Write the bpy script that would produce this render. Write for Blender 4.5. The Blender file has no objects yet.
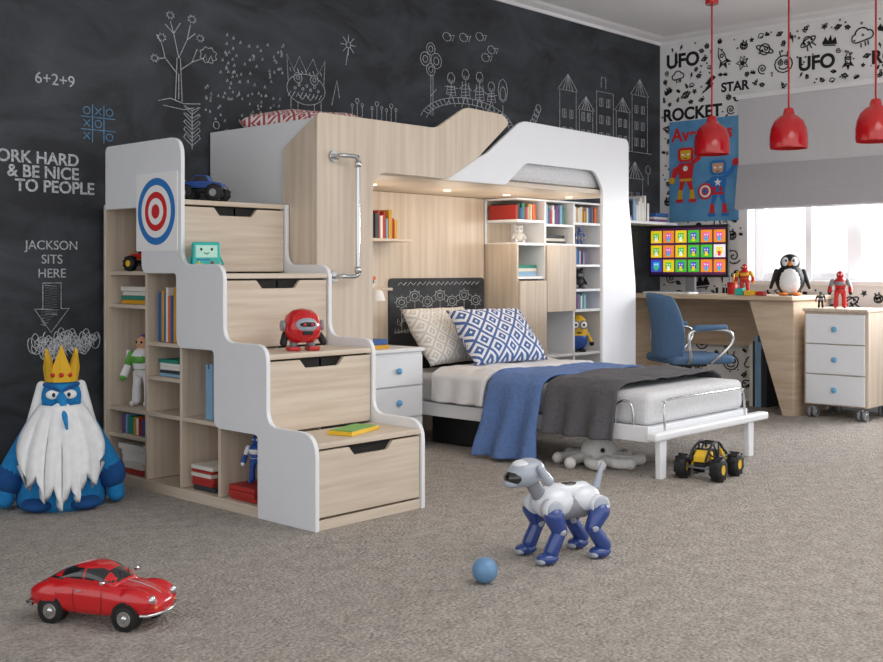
import bpy,bmesh,math,random
from mathutils import Vector,Matrix,noise
random.seed(7)
D=bpy.data; C=bpy.context
sc=C.scene
sc.view_settings.view_transform='Standard'
sc.view_settings.look='None'
pi=math.pi
# ---------------------------------------------------------------- materials
def lin(h):
    h=h.lstrip('#'); o=[]
    for i in (0,2,4):
        c=int(h[i:i+2],16)/255
        o.append(c/12.92 if c<=.04045 else ((c+.055)/1.055)**2.4)
    return (*o,1)
MC={}
def mat(name,hexc,rough=.5,metal=0,var=.04,scale=8,emit=0,bump=0,coat=0,stretch=None,hex2=None):
    m=D.materials.new(name); m.use_nodes=True; nt=m.node_tree; N=nt.nodes; L=nt.links
    b=N['Principled BSDF']; b.inputs['Roughness'].default_value=rough; b.inputs['Metallic'].default_value=metal
    if coat: b.inputs['Coat Weight'].default_value=coat
    c=lin(hexc)
    tc=N.new('ShaderNodeTexCoord'); mp=N.new('ShaderNodeMapping'); nz=N.new('ShaderNodeTexNoise'); mx=N.new('ShaderNodeMix'); mx.data_type='RGBA'
    L.new(tc.outputs['Object'],mp.inputs[0]); L.new(mp.outputs[0],nz.inputs['Vector'])
    if stretch: mp.inputs['Scale'].default_value=stretch
    nz.inputs['Scale'].default_value=scale; nz.inputs['Detail'].default_value=5
    c2=lin(hex2) if hex2 else tuple(max(0,v*(1-var*3)) for v in c[:3])+(1,)
    mx.inputs[6].default_value=c; mx.inputs[7].default_value=c2
    rp_=N.new('ShaderNodeValToRGB'); rp_.color_ramp.elements[0].position=.35; rp_.color_ramp.elements[1].position=.68
    L.new(nz.outputs[0],rp_.inputs[0]); L.new(rp_.outputs[0],mx.inputs[0])
    L.new(mx.outputs[2],b.inputs['Base Color'])
    if emit:
        L.new(mx.outputs[2],b.inputs['Emission Color']); b.inputs['Emission Strength'].default_value=emit
    if bump:
        bp=N.new('ShaderNodeBump'); bp.inputs['Strength'].default_value=bump; bp.inputs['Distance'].default_value=.01
        L.new(nz.outputs[0],bp.inputs['Height']); L.new(bp.outputs[0],b.inputs['Normal'])
    MC[name]=m; return m
WH=mat('white_laminate','#edeff3',.35,var=.005)
WOOD=mat('wood_horizontal','#d9cbba',.5,scale=1,stretch=(2.2,2.2,45),hex2='#c8b7a4')
WOODV=mat('wood_vertical','#d9cbba',.5,scale=1,stretch=(30,30,1.6),hex2='#c8b7a4')
WOODD=mat('wood_desk','#d3bfa8',.5,scale=1,stretch=(3,3,30),hex2='#c0a88d')
DARK=mat('gap_shade_dark_parts','#1a1817',.8)  # near-black: painted shade in drawer gaps, also dark toy parts
CHROME=mat('chrome','#d0d2d4',.15,1,var=.01)
RED=mat('red_gloss','#c8141c',.18,var=.01,coat=.6)
REDD=mat('red_plastic','#c0201e',.35,var=.02)
BLK=mat('black_rubber','#15161a',.6)
GREYP=mat('grey_plastic','#8d9096',.4)
LGREY=mat('light_grey_plastic','#a9b1be',.28,coat=.4)
DOGW=mat('dog_shell','#dfe3eb',.25,coat=.5,var=.01)
GLASS=mat('dark_glass','#14181c',.08,var=.0,coat=1)
BLUEK=mat('knob_blue','#6db2df',.3)
BLUEF=mat('blue_fabric','#6381b8',.95,scale=60,var=.07,bump=.2)
GREYF=mat('grey_fabric','#5d5c61',.95,scale=70,var=.08,bump=.25)
WHF=mat('white_fabric','#e4e4e7',.95,scale=10,var=.02,bump=.1)
MATT=mat('mattress_fabric','#dcdde0',.95,scale=60,var=.04,bump=.15)
CHAIRB=mat('chair_blue','#4a6a8c',.7,scale=40,var=.05)
YEL=mat('yellow_plastic','#f0c22c',.45)
GOLD=mat('gold_felt','#e8b62c',.8)
IKB=mat('plush_blue','#1f86c8',.95,scale=40,var=.07,bump=.3)
IKD=mat('plush_dark_blue','#17508f',.95,scale=40,bump=.3)
IKW=mat('plush_white','#eef0f2',.95,scale=30,var=.03,bump=.3)
TEAL=mat('teal_plastic','#2fb7ae',.35)
MINT=mat('mint_screen','#bdeedd',.3)
BLUEP=mat('blue_plastic','#2a56a8',.35)
DBL=mat('dog_blue','#2b468c',.22,coat=.5)
BALLM=mat('ball_blue','#6b93bb',.35,scale=30)
PURP=mat('purple_plastic','#6c4aa0',.4)
GRN=mat('green_plastic','#64b043',.4)
SKIN=mat('toy_skin','#e0ab86',.5)
ORG=mat('orange_plastic','#e8822a',.4)
PAPER=mat('paper_white','#f8f8f8',.8,var=.0)
TBLUE=mat('print_blue','#2d7cc9',.7,var=.01)
TRED=mat('print_red','#d8282c',.7,var=.01)
POSTB=mat('poster_blue','#6aa9d8',.7,scale=6,hex2='#5593c6')
SCRN=mat('screen_dark','#3a1a4a',.3,emit=.3,scale=4,hex2='#6a2a60')
CHALK=mat('chalk','#d3d6da',.95,scale=80,hex2='#8d939a')
CHALKB=mat('chalk_blue','#6d9cc0',.95,scale=80,hex2='#4a7190')
INK=mat('ink_black','#1a1a1c',.8,var=.0)
CEIL=mat('ceiling_paint','#f6f6f7',.9,var=.005)
TRIM=mat('trim_white','#f1f1f3',.5,var=.01)
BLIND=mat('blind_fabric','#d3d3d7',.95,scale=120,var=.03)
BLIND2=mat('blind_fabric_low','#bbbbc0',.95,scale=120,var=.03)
PLUSHG=mat('plush_grey','#e2e1df',.95,scale=40,bump=.3)
LAMPW=mat('lamp_glow','#ffeccf',.5,emit=2.0,var=0)
BKM=[mat('book_%d'%i,h,.6) for i,h in enumerate(['#b8352f','#2f62a4','#e8e4da','#d9a32c','#2c8c7c','#3a3d44','#7a4a8c','#e0703a','#8fb8d8','#f4f2ee'])]
ICM=[mat('icon_%d'%i,h,.4,emit=.6,var=.0) for i,h in enumerate(['#f0d020','#30b8e8','#e83048','#50c040','#f09030','#f2f2f2','#4050c8','#e060b0'])]

def special():
    m=D.materials.new('carpet'); m.use_nodes=True; nt=m.node_tree;N=nt.nodes;L=nt.links;b=N['Principled BSDF']
    b.inputs['Roughness'].default_value=1; b.inputs['Specular IOR Level'].default_value=.1
    tc=N.new('ShaderNodeTexCoord'); n1=N.new('ShaderNodeTexNoise'); n2=N.new('ShaderNodeTexNoise'); n3=N.new('ShaderNodeTexVoronoi')
    for n in(n1,n2,n3): L.new(tc.outputs['Object'],n.inputs['Vector'])
    n1.inputs['Scale'].default_value=80; n1.inputs['Detail'].default_value=7; n1.inputs['Roughness'].default_value=.75
    n2.inputs['Scale'].default_value=16; n2.inputs['Detail'].default_value=4; n3.inputs['Scale'].default_value=75
    r=N.new('ShaderNodeValToRGB'); e=r.color_ramp.elements; e[0].position=.34;e[0].color=lin('#7f776f'); e[1].position=.66; e[1].color=lin('#d6cfc7')
    a=N.new('ShaderNodeMath'); a.operation='MULTIPLY_ADD'; a.inputs[1].default_value=.22; L.new(n2.outputs[0],a.inputs[0])
    a2=N.new('ShaderNodeMath'); a2.operation='MULTIPLY'; a2.inputs[1].default_value=.78; L.new(n1.outputs[0],a2.inputs[0]); L.new(a2.outputs[0],a.inputs[2])
    L.new(a.outputs[0],r.inputs[0]); L.new(r.outputs[0],b.inputs['Base Color'])
    bp=N.new('ShaderNodeBump'); bp.inputs['Strength'].default_value=.8; bp.inputs['Distance'].default_value=.014
    ad=N.new('ShaderNodeMath'); ad.operation='SUBTRACT'; L.new(n1.outputs[0],ad.inputs[0]); L.new(n3.outputs['Distance'],ad.inputs[1])
    L.new(ad.outputs[0],bp.inputs['Height']); L.new(bp.outputs[0],b.inputs['Normal'])
    MC['carpet']=m
    m=D.materials.new('chalkboard'); m.use_nodes=True; nt=m.node_tree;N=nt.nodes;L=nt.links;b=N['Principled BSDF']
    b.inputs['Roughness'].default_value=.7
    tc=N.new('ShaderNodeTexCoord'); mp=N.new('ShaderNodeMapping'); mp.inputs['Scale'].default_value=(1.2,1,2.2); mp.inputs['Rotation'].default_value=(0,.5,0)
    n=N.new('ShaderNodeTexNoise'); n.inputs['Scale'].default_value=1.6; n.inputs['Detail'].default_value=9; n.inputs['Roughness'].default_value=.62; n.inputs['Distortion'].default_value=1.2
    L.new(tc.outputs['Object'],mp.inputs[0]); L.new(mp.outputs[0],n.inputs['Vector'])
    r=N.new('ShaderNodeValToRGB'); e=r.color_ramp.elements; e[0].position=.38;e[0].color=lin('#24272c'); e[1].position=.78; e[1].color=lin('#494f56')
    L.new(n.outputs[0],r.inputs[0]); L.new(r.outputs[0],b.inputs['Base Color']); MC['chalkboard']=m
    for nm,ca,cb,sc_ in(('pillow_pattern','#e9ecf2','#4a6aa4',.062),('pillow_pattern_grey','#eceae7','#cfcbc6',.05),('pillow_red','#efe9e6','#b8505a',.05)):
        m=D.materials.new(nm); m.use_nodes=True; nt=m.node_tree;N=nt.nodes;L=nt.links;b=N['Principled BSDF']; b.inputs['Roughness'].default_value=.9
        tc=N.new('ShaderNodeTexCoord'); s=N.new('ShaderNodeSeparateXYZ'); L.new(tc.outputs['Object'],s.inputs[0])
        pp=[]
        for k in(0,1):
            q=N.new('ShaderNodeMath'); q.operation='PINGPONG'; q.inputs[1].default_value=sc_; L.new(s.outputs[k],q.inputs[0]); pp.append(q)
        ad=N.new('ShaderNodeMath'); L.new(pp[0].outputs[0],ad.inputs[0]); L.new(pp[1].outputs[0],ad.inputs[1])
        q=N.new('ShaderNodeMath'); q.operation='PINGPONG'; q.inputs[1].default_value=sc_/3; L.new(ad.outputs[0],q.inputs[0])
        g=N.new('ShaderNodeMath'); g.operation='GREATER_THAN'; g.inputs[1].default_value=sc_/6; L.new(q.outputs[0],g.inputs[0])
        mx=N.new('ShaderNodeMix'); mx.data_type='RGBA'; mx.inputs[6].default_value=lin(ca); mx.inputs[7].default_value=lin(cb)
        L.new(g.outputs[0],mx.inputs[0]); L.new(mx.outputs[2],b.inputs['Base Color']); MC[nm]=m
special()
CARPET=MC['carpet'];BOARD=MC['chalkboard'];PAT=MC['pillow_pattern'];PATG=MC['pillow_pattern_grey'];PATR=MC['pillow_red']
WPAPER=mat('wallpaper_white','#efefef',.85,var=.01)

# ---------------------------------------------------------------- helpers
ROOT=None
def root(name,loc=(0,0,0),rz=0,s=1):
    global ROOT
    e=D.objects.new(name,None); e.empty_display_size=.1; C.collection.objects.link(e)
    e.location=loc; e.rotation_euler=(0,0,rz); e.scale=(s,s,s); ROOT=e; return e
def noroot():
    global ROOT; ROOT=None
def link(ob):
    C.collection.objects.link(ob)
    if ROOT is not None: ob.parent=ROOT
    return ob
def mk(name,bm,mats,smooth=False,bev=0,seg=2,sub=0,solid=0,ang=None):
    bmesh.ops.recalc_face_normals(bm,faces=bm.faces)
    me=D.meshes.new(name); bm.to_mesh(me); bm.free()
    for m in (mats if isinstance(mats,(list,tuple)) else [mats]): me.materials.append(m)
    if smooth:
        for p in me.polygons: p.use_smooth=True
    ob=D.objects.new(name,me); link(ob)
    if solid:
        s=ob.modifiers.new('s','SOLIDIFY'); s.thickness=solid; s.offset=0
    if bev:
        b=ob.modifiers.new('b','BEVEL'); b.width=bev; b.segments=seg; b.limit_method='ANGLE'; b.angle_limit=math.radians(40)
    if sub:
        b=ob.modifiers.new('s','SUBSURF'); b.levels=sub; b.render_levels=sub
    return ob
def addbox(bm,b,mi=0,rot=None):
    x0,x1,y0,y1,z0,z1=b
    M=Matrix.Translation(((x0+x1)/2,(y0+y1)/2,(z0+z1)/2))
    if rot is not None: M=M@rot
    M=M@Matrix.Diagonal((abs(x1-x0),abs(y1-y0),abs(z1-z0),1))
    r=bmesh.ops.create_cube(bm,size=1,matrix=M)
    for f in {f for v in r['verts'] for f in v.link_faces}: f.material_index=mi
def box(name,b,m,bev=.004,rot=None,seg=2):
    bm=bmesh.new(); addbox(bm,b,0,rot); return mk(name,bm,m,bev=bev,seg=seg)
def boxes(name,lst,mats,bev=.003):
    bm=bmesh.new()
    for it in lst: addbox(bm,it[0],it[1],it[2] if len(it)>2 else None)
    return mk(name,bm,mats,bev=bev)
def rp(pts,n=6):
    out=[];L=len(pts)
    for i,p in enumerate(pts):
        r=p[2] if len(p)>2 else 0
        P=Vector(p[:2])
        if r<=0: out.append(tuple(P)); continue
        A=Vector(pts[i-1][:2])-P; B=Vector(pts[(i+1)%L][:2])-P
        la,lb=A.length,B.length; A.normalize();B.normalize()
        th=A.angle(B); t=min(r/math.tan(th/2),la*.49,lb*.49)
        p0=P+A*t;p1=P+B*t
        for k in range(n+1):
            s=k/n; q=p0*(1-s)**2+P*2*s*(1-s)+p1*s*s; out.append(tuple(q))
    return out
def prism(name,pts,axis,a0,a1,m,bev=.003):
    bm=bmesh.new()
    def V(p,a): return {'x':(a,p[0],p[1]),'y':(p[0],a,p[1]),'z':(p[0],p[1],a)}[axis]
    v0=[bm.verts.new(V(p,a0)) for p in pts]; v1=[bm.verts.new(V(p,a1)) for p in pts]
    bm.faces.new(v0); bm.faces.new(v1[::-1]); n=len(pts)
    for i in range(n): bm.faces.new((v0[i],v1[i],v1[(i+1)%n],v0[(i+1)%n]))
    return mk(name,bm,m,bev=bev)
def limb(name,p0,p1,r0,r1,m,seg=16,cap=4,flat=False):
    p0=Vector(p0);p1=Vector(p1); ax=(p1-p0); L=ax.length; q=ax.to_track_quat('Z','Y').to_matrix().to_4x4(); M=Matrix.Translation(p0)@q
    prof=[]
    if flat: prof=[(0,0),(r0,0),(r1,L),(0,L)]
    else:
        for k in range(cap+1): a=-pi/2+pi/2*k/cap; prof.append((r0*math.cos(a),r0*math.sin(a)))
        for k in range(cap+1): a=pi/2*k/cap; prof.append((r1*math.cos(a),L+r1*math.sin(a)))
    return lathe(name,prof,M,m,seg,sharp=flat)
def lathe(name,prof,M,m,seg=28,sharp=False):
    if not isinstance(M,Matrix): M=Matrix.Translation(M)
    bm=bmesh.new(); rings=[]
    for r,z in prof:
        if r<1e-5: rings.append([bm.verts.new(M@Vector((0,0,z)))])
        else: rings.append([bm.verts.new(M@Vector((r*math.cos(2*pi*i/seg),r*math.sin(2*pi*i/seg),z))) for i in range(seg)])
    for a,b in zip(rings,rings[1:]):
        for i in range(seg):
            j=(i+1)%seg
            vs=[a[i%len(a)],a[j%len(a)],b[j%len(b)],b[i%len(b)]]; u=[]
            for v in vs:
                if v not in u: u.append(v)
            if len(u)>2:
                try:
                    f=bm.faces.new(u); f.smooth=not(sharp and (len(a)==1 or len(b)==1))
                except ValueError: pass
    bmesh.ops.recalc_face_normals(bm,faces=bm.faces)
    me=D.meshes.new(name); bm.to_mesh(me); bm.free(); me.materials.append(m)
    return link(D.objects.new(name,me))
def cyl(name,p0,p1,r,m,r2=None,seg=24): return limb(name,p0,p1,r,r if r2 is None else r2,m,seg,flat=True)
def sph(name,loc,r,m,rot=None,seg=24):
    if not isinstance(r,(tuple,list)): r=(r,r,r)
    bm=bmesh.new(); M=Matrix.Translation(loc)
    if rot is not None: M=M@rot
    bmesh.ops.create_uvsphere(bm,u_segments=seg,v_segments=seg//2,radius=1,matrix=M@Matrix.Diagonal((*r,1)))
    return mk(name,bm,m,smooth=True)
def R(a,ax): return Matrix.Rotation(math.radians(a),4,ax)
def tube(name,pts,r,m,cyc=False,spline='POLY'):
    cu=D.curves.new(name,'CURVE'); cu.dimensions='3D'; cu.bevel_depth=r; cu.bevel_resolution=3; cu.use_fill_caps=True
    lst=pts if isinstance(pts[0][0],(tuple,list,Vector)) else [pts]
    for pl in lst:
        s=cu.splines.new('POLY'); s.points.add(len(pl)-1)
        for k,p in enumerate(pl): s.points[k].co=(*p,1)
        s.use_cyclic_u=cyc; s.use_smooth=True
    cu.materials.append(m); return link(D.objects.new(name,cu))
def smoothpts(pts,n=4):
    out=[]; L=len(pts)
    for i in range(L-1):
        p0=Vector(pts[max(i-1,0)]);p1=Vector(pts[i]);p2=Vector(pts[i+1]);p3=Vector(pts[min(i+2,L-1)])
        for k in range(n):
            t=k/n; out.append(tuple(.5*((2*p1)+(-p0+p2)*t+(2*p0-5*p1+4*p2-p3)*t*t+(-p0+3*p1-3*p2+p3)*t**3)))
    out.append(tuple(pts[-1])); return out
def text(name,s,loc,size,m,rot=(pi/2,0,0),bold=.0,align='CENTER',sx=1):
    cu=D.curves.new(name,'FONT'); cu.body=s; cu.size=size; cu.extrude=.0008; cu.offset=bold; cu.align_x=align; cu.materials.append(m)
    o=D.objects.new(name,cu); o.location=loc; o.rotation_euler=rot; o.scale=(sx,1,1); return link(o)
def pillow(name,loc,size,rot,m):
    bm=bmesh.new(); n=18; w,h,t=size
    g={}
    for sgn in(1,-1):
        for i in range(n+1):
            for j in range(n+1):
                u=-1+2*i/n; v=-1+2*j/n
                if sgn==-1 and (i in(0,n) or j in(0,n)): g[sgn,i,j]=g[1,i,j]; continue
                th=((1-abs(u)**2.6)*(1-abs(v)**2.6))**.45
                x=u*w/2*(1-.06*(1-v*v)*u*u); y=v*h/2*(1-.06*(1-u*u)*v*v)
                z=sgn*t/2*th+noise.noise((u*2+loc[0],v*2,sgn))*t*.12*th
                g[sgn,i,j]=bm.verts.new((x,y,z))
    for sgn in(1,-1):
        for i in range(n):
            for j in range(n):
                try: bm.faces.new((g[sgn,i,j],g[sgn,i+1,j],g[sgn,i+1,j+1],g[sgn,i,j+1]))
                except ValueError: pass
    o=mk(name,bm,m,smooth=True); o.location=loc; o.rotation_euler=[math.radians(a) for a in rot]; return o
def bookrow(name,x0,x1,y0,y1,z,hmin,hmax,axis,cols=None):
    lst=[]; a=(y0 if axis=='y' else x0); end=(y1 if axis=='y' else x1)
    while True:
        t=random.uniform(.014,.03)
        if a+t>end: break
        h=random.uniform(hmin,hmax); ci=random.choice(cols) if cols else random.randrange(10); dd=random.uniform(0,.012)
        if axis=='y': lst.append(((x0+dd,x1,a,a+t-.001,z,z+h),ci))
        else: lst.append(((a,a+t-.001,y0+dd,y1,z,z+h),ci))
        a+=t
    return boxes(name,lst,BKM,.0015)
def bookstack(name,x0,x1,y0,y1,z,n,tmin=.015,tmax=.03,cols=None):
    lst=[]
    for k in range(n):
        t=random.uniform(tmin,tmax); dx=random.uniform(0,.025);dy=random.uniform(0,.025)
        lst.append(((x0+dx,x1-.02+dx*.5,y0+dy,y1-.02+dy*.5,z,z+t-.001),random.choice(cols) if cols else random.randrange(10)))
        z+=t
    return boxes(name,lst,BKM,.0015)

# ---------------------------------------------------------------- room
YW=4.80; XW=7.73; ZC=2.87
noroot()
box('floor',(-1.5,XW+.3,-1.5,YW+.1,-.1,0),CARPET,0)
box('wall_back',(-1.5,XW+.3,YW,YW+.12,0,ZC+.1),BOARD,0)
box('ceiling',(-1.5,XW+.3,-1.5,YW+.1,ZC,ZC+.1),CEIL,0)
WY0,WY1,WZ0,WZ1=.6,4.04,.92,2.28
boxes('wall_right',[((XW,XW+.28,WY1,YW,0,ZC),0),((XW,XW+.28,-1.5,WY0,0,ZC),0),((XW,XW+.28,WY0,WY1,0,WZ0),0),((XW,XW+.28,WY0,WY1,WZ1,ZC),0)],[WPAPER],0)
prism('trim_1',rp([(YW,2.82),(YW-.012,2.82),(YW-.02,2.84),(YW-.07,2.855),(YW-.09,2.87),(YW,2.87)]),'x',-1.5,XW-.001,TRIM,0)
prism('trim_2',rp([(XW,2.82),(XW-.012,2.82),(XW-.02,2.84),(XW-.07,2.855),(XW-.09,2.87),(XW,2.87)]),'y',-1.5,YW-.001,TRIM,0)
box('baseboard_right',(XW-.015,XW-.001,-1.5,3.4,0,.07),TRIM,.003)
# window
root('window_1')
xf=XW+.14
fr=[((xf,xf+.06,WY0,WY1,WZ0,WZ0+.06),0),((xf,xf+.06,WY0,WY1,WZ1-.06,WZ1),0)]
for y,w in((4.0,.08),(3.60,.05),(3.25,.11),(2.85,.05),(2.4,.11),(1.9,.05),(1.4,.11),(.64,.08)):
    fr.append(((xf-.01,xf+.07,y-w/2,y+w/2,WZ0,WZ1),0))
boxes('window_frame',fr,[TRIM],.004)
box('window_sill',(XW-.03,XW+.27,WY0-.02,WY1+.02,WZ0-.035,WZ0+.002),TRIM,.006)
boxes('window_reveal',[((XW+.001,XW+.27,WY1-.012,WY1-.001,WZ0,WZ1),0)],[TRIM],0)
root('window_blind')
box('blind_rail',(XW-.07,XW-.005,.6,4.09,2.30,2.34),TRIM,.004)
box('blind_sheet',(XW-.045,XW-.03,.6,4.08,1.74,2.305),BLIND,.002)
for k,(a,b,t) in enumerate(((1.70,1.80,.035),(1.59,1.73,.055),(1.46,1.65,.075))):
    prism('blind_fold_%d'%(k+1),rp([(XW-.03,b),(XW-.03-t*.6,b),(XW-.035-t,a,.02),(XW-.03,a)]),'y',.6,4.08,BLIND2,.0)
# wallpaper doodles
root('wallpaper_doodles')
XD=XW-.0015
def cc(cx,cy,r,n=14,sx=1,sy=1,a0=0,a1=2*pi): return [(cx+r*sx*math.cos(a0+(a1-a0)*k/n),cy+r*sy*math.sin(a0+(a1-a0)*k/n)) for k in range(n+1)]
def doodle(k):
    if k==0: return [cc(0,0,.5),cc(0,0,.9,16,1,.28),cc(.1,.1,.15,8),cc(-.2,-.2,.08,6)]
    if k==1: return [[(-.2,-.5),(-.28,.2),(0,.85),(.28,.2),(.2,-.5),(-.2,-.5)],cc(0,.15,.14,8),[(-.22,-.2),(-.55,-.65),(-.2,-.5)],[(.22,-.2),(.55,-.65),(.2,-.5)],[(-.1,-.55),(0,-.95),(.1,-.55)],[(-.2,-.35),(.2,-.35)]]
    if k==2: return [[(.7*(1 if i%2==0 else .45)*math.cos(i*pi/5+.3),.7*(1 if i%2==0 else .45)*math.sin(i*pi/5+.3)) for i in range(11)],cc(0,0,.2,8)]
    if k==3: return [cc(0,0,.9,16,1,.35),cc(0,.1,.45,10,1,1,0,pi),cc(-.45,0,.09,6),cc(0,-.1,.09,6),cc(.45,0,.09,6),[(-.3,-.3),(-.5,-.85)],[(.3,-.3),(.5,-.85)],[(0,-.35),(0,-.8)]]
    if k==4: return [[(.065*t*math.cos(t),.065*t*math.sin(t)) for t in [i*.5 for i in range(25)]]]
    if k==5: return [cc(0,.1,.6,12,1,.9),cc(-.22,.2,.16,8),cc(.22,.2,.16,8),cc(-.22,.2,.05,5),cc(.22,.2,.05,5),cc(0,-.05,.3,6,1,.6,pi,2*pi),[(-.2,.6),(-.3,.95)],[(.2,.6),(.3,.95)]]
    if k==6: return [cc(-.45,0,.3,8,1,1,pi/2,3*pi/2),cc(0,.25,.45,8,1,.8,0,pi),cc(.45,0,.3,8,1,1,-pi/2,pi/2),[(-.45,-.3),(.45,-.3)],[(-.2,-.4),(-.25,-.7)],[(.1,-.4),(.05,-.7)],[(.3,-.4),(.25,-.7)]]
    if k==7: return [[(-.1,.8),(-.3,0),(0,.05),(-.15,-.8),(.35,.2),(.05,.15),(.2,.8),(-.1,.8)]]
    if k==8: return [cc(0,.25,.42,12),cc(0,.25,.28,10,1,.8),[(-.3,-.05),(-.4,-.7),(-.1,-.7),(0,-.35),(.1,-.7),(.4,-.7),(.3,-.05)],[(-.35,-.1),(-.7,-.4)],[(.35,-.1),(.7,.1)]]
    return [[(-.7,-.3),(-.5,.3),(-.2,-.1),(0,.5),(.2,-.1),(.5,.3),(.7,-.3),(-.7,-.3)],[(-.6,-.45),(.6,-.45)]]
pls=[];pthin=[];fills=[]
def inwin(y,z,s): return (y-s<WY1+.02 and WZ0-.05<z+s and z-s<2.345)
blocked=[]
wi=0
for (wd,y,z,sz) in (('UFO',4.74,2.68,.15),('ROCKET',4.77,2.25,.135),('STAR',4.25,2.42,.10),('UFO',3.62,2.52,.14),('ROCKET',3.08,2.50,.13),('UFO',2.5,2.68,.14),('ROCKET',4.62,1.25,.10),('ROCKET',4.70,.62,.14),('UFO',4.3,.82,.12),('WOW',4.0,.5,.14),('UFO',3.0,.6,.14)):
    wi+=1; text('word_%d'%wi,wd,(XD,y,z-sz*.35),sz,INK,(pi/2,0,-pi/2),sz*.035,'LEFT'); blocked.append((y-len(wd)*sz*.66,y,z-sz*.40,z+sz*.42))
placed=[]
def tryp(y,z,s,gap,kk=None):
    if y>4.79-s or z<.02+s or z>2.81-s or inwin(y,z,s*.9): return
    if any(a-s*.9<y<b+s*.9 and c-s*.9<z<d+s*.9 for a,b,c,d in blocked): return
    for (a,b,r_) in placed:
        if (a-y)**2+(b-z)**2<((r_+s)*gap)**2: return
    placed.append((y,z,s))
    an=random.uniform(-.6,.6); k=random.randrange(10) if kk is None else kk
    for q,pl in enumerate(doodle(k)):
        P=[(XD,y-s*(p[0]*math.cos(an)-p[1]*math.sin(an)),z+s*(p[0]*math.sin(an)+p[1]*math.cos(an))) for p in pl]
        (pls if s>.045 else pthin).append(P)
        if (k==7 and q==0) or (k==1 and q in(2,3,4)) or (k==2 and q==1) or (k==9 and q==0) or (k==5 and q in(3,4)): fills.append(P)
for s0,s1,n in((.10,.12,500),(.07,.09,1200),(.045,.06,2200),(.022,.034,4200)):
    for _ in range(n): tryp(random.uniform(2.0,4.78),random.uniform(.05,2.8),random.uniform(s0,s1),.93)
tube('doodle_lines',pls,.0048,INK)
tube('doodle_lines_fine',pthin,.0034,INK)
bm=bmesh.new()
for P in fills:
    try: bm.faces.new([bm.verts.new(p) for p in (P[:-1] if (Vector(P[0])-Vector(P[-1])).length<1e-5 else P)])
    except ValueError: pass
mk('doodle_fills',bm,INK)
pd=[]
for _ in range(700):
    y=random.uniform(2,4.78); z=random.uniform(.05,2.80)
    if inwin(y,z,.01): continue
    r=random.uniform(.003,.008); pd.append([(XD,y+r*math.cos(a),z+r*math.sin(a)) for a in [i*pi/3 for i in range(7)]])
tube('doodle_dots',pd,.003,INK)
random.seed(11)

# chalk drawings
root('chalk_drawings')
YC=YW-.0012
def T(s,x,z,size,m=CHALK,al='CENTER',b=0,sx=1): return text('chalk_text',s,(x,YC,z),size,m,(pi/2,0,0),b,al,sx)
T('6+2+9',2.50,1.86,.075)
T('WORK HARD',2.62,1.49,.078,al='RIGHT',b=.0015)
T('& BE NICE',2.62,1.425,.078,al='RIGHT',b=.0015)
T('TO PEOPLE',2.70,1.36,.078,al='RIGHT',b=.0015)
T('JACKSON',2.485,1.095,.06);T('SITS',2.485,1.03,.06);T('HERE',2.485,.965,.06)
ch=[]
def add(*pl):
    for p in pl: ch.append([(a,YC,b) for a,b in p])
add([(2.44,.94),(2.44,.82),(2.40,.82),(2.48,.71),(2.57,.82),(2.53,.82),(2.53,.94),(2.44,.94)])
add([(2.45+.01*(i%2)*6,.93-.006*i) for i in range(24)])
add([(2.43+.1*(i%2)*(1-i/14),.82-.007*i) for i in range(12)])
sp=[]
for i in range(260):
    t=i*.45; sp.append((2.38+i*.0013+.022*math.cos(t),.650+.02*math.sin(i*.06)+.045*math.sin(t)*(.6+.4*math.sin(i*.13))))
add(sp); add([(a,b-.03) for a,b in sp[20:150]]); add([(a,b+.03) for a,b in sp[60:220]]); add([(a+.01,b+.01) for a,b in sp[30:240]])
# tree
add([(3.15,1.86),(3.16,2.08)],[(3.19,1.86),(3.18,2.08)],[(3.16,2.0),(3.09,2.07),(3.07,2.14)],[(3.18,2.02),(3.25,2.07),(3.32,2.1)],[(3.17,2.08),(3.14,2.2),(3.12,2.26)],[(3.17,2.08),(3.22,2.18),(3.24,2.26)],[(3.09,2.07),(3.05,2.06)],[(3.14,2.2),(3.18,2.26)],[(3.25,2.07),(3.28,2.14)],[(3.17,1.87),(3.17,2.0)],[(3.22,2.18),(3.27,2.22)],[(3.14,2.2),(3.09,2.24)],[(3.07,2.14),(3.04,2.18)])
for x,z_,r in((3.07,2.17,.022),(3.35,2.12,.05),(3.12,2.29,.02),(3.25,2.29,.022),(3.03,2.06,.02),(3.30,2.2,.02)):
    add([(x+(r+(.006 if i%2 else -.006))*math.cos(i*pi/8),z_+(r+(.006 if i%2 else -.006))*.8*math.sin(i*pi/8)) for i in range(17)])
add([(3.32+.012*i,2.10+.025*math.sin(i*2.1)) for i in range(6)])
add([(3.05,1.85),(3.12,1.87),(3.2,1.85),(3.3,1.86)],[(3.08,1.83),(3.2,1.82),(3.26,1.835)])
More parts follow.
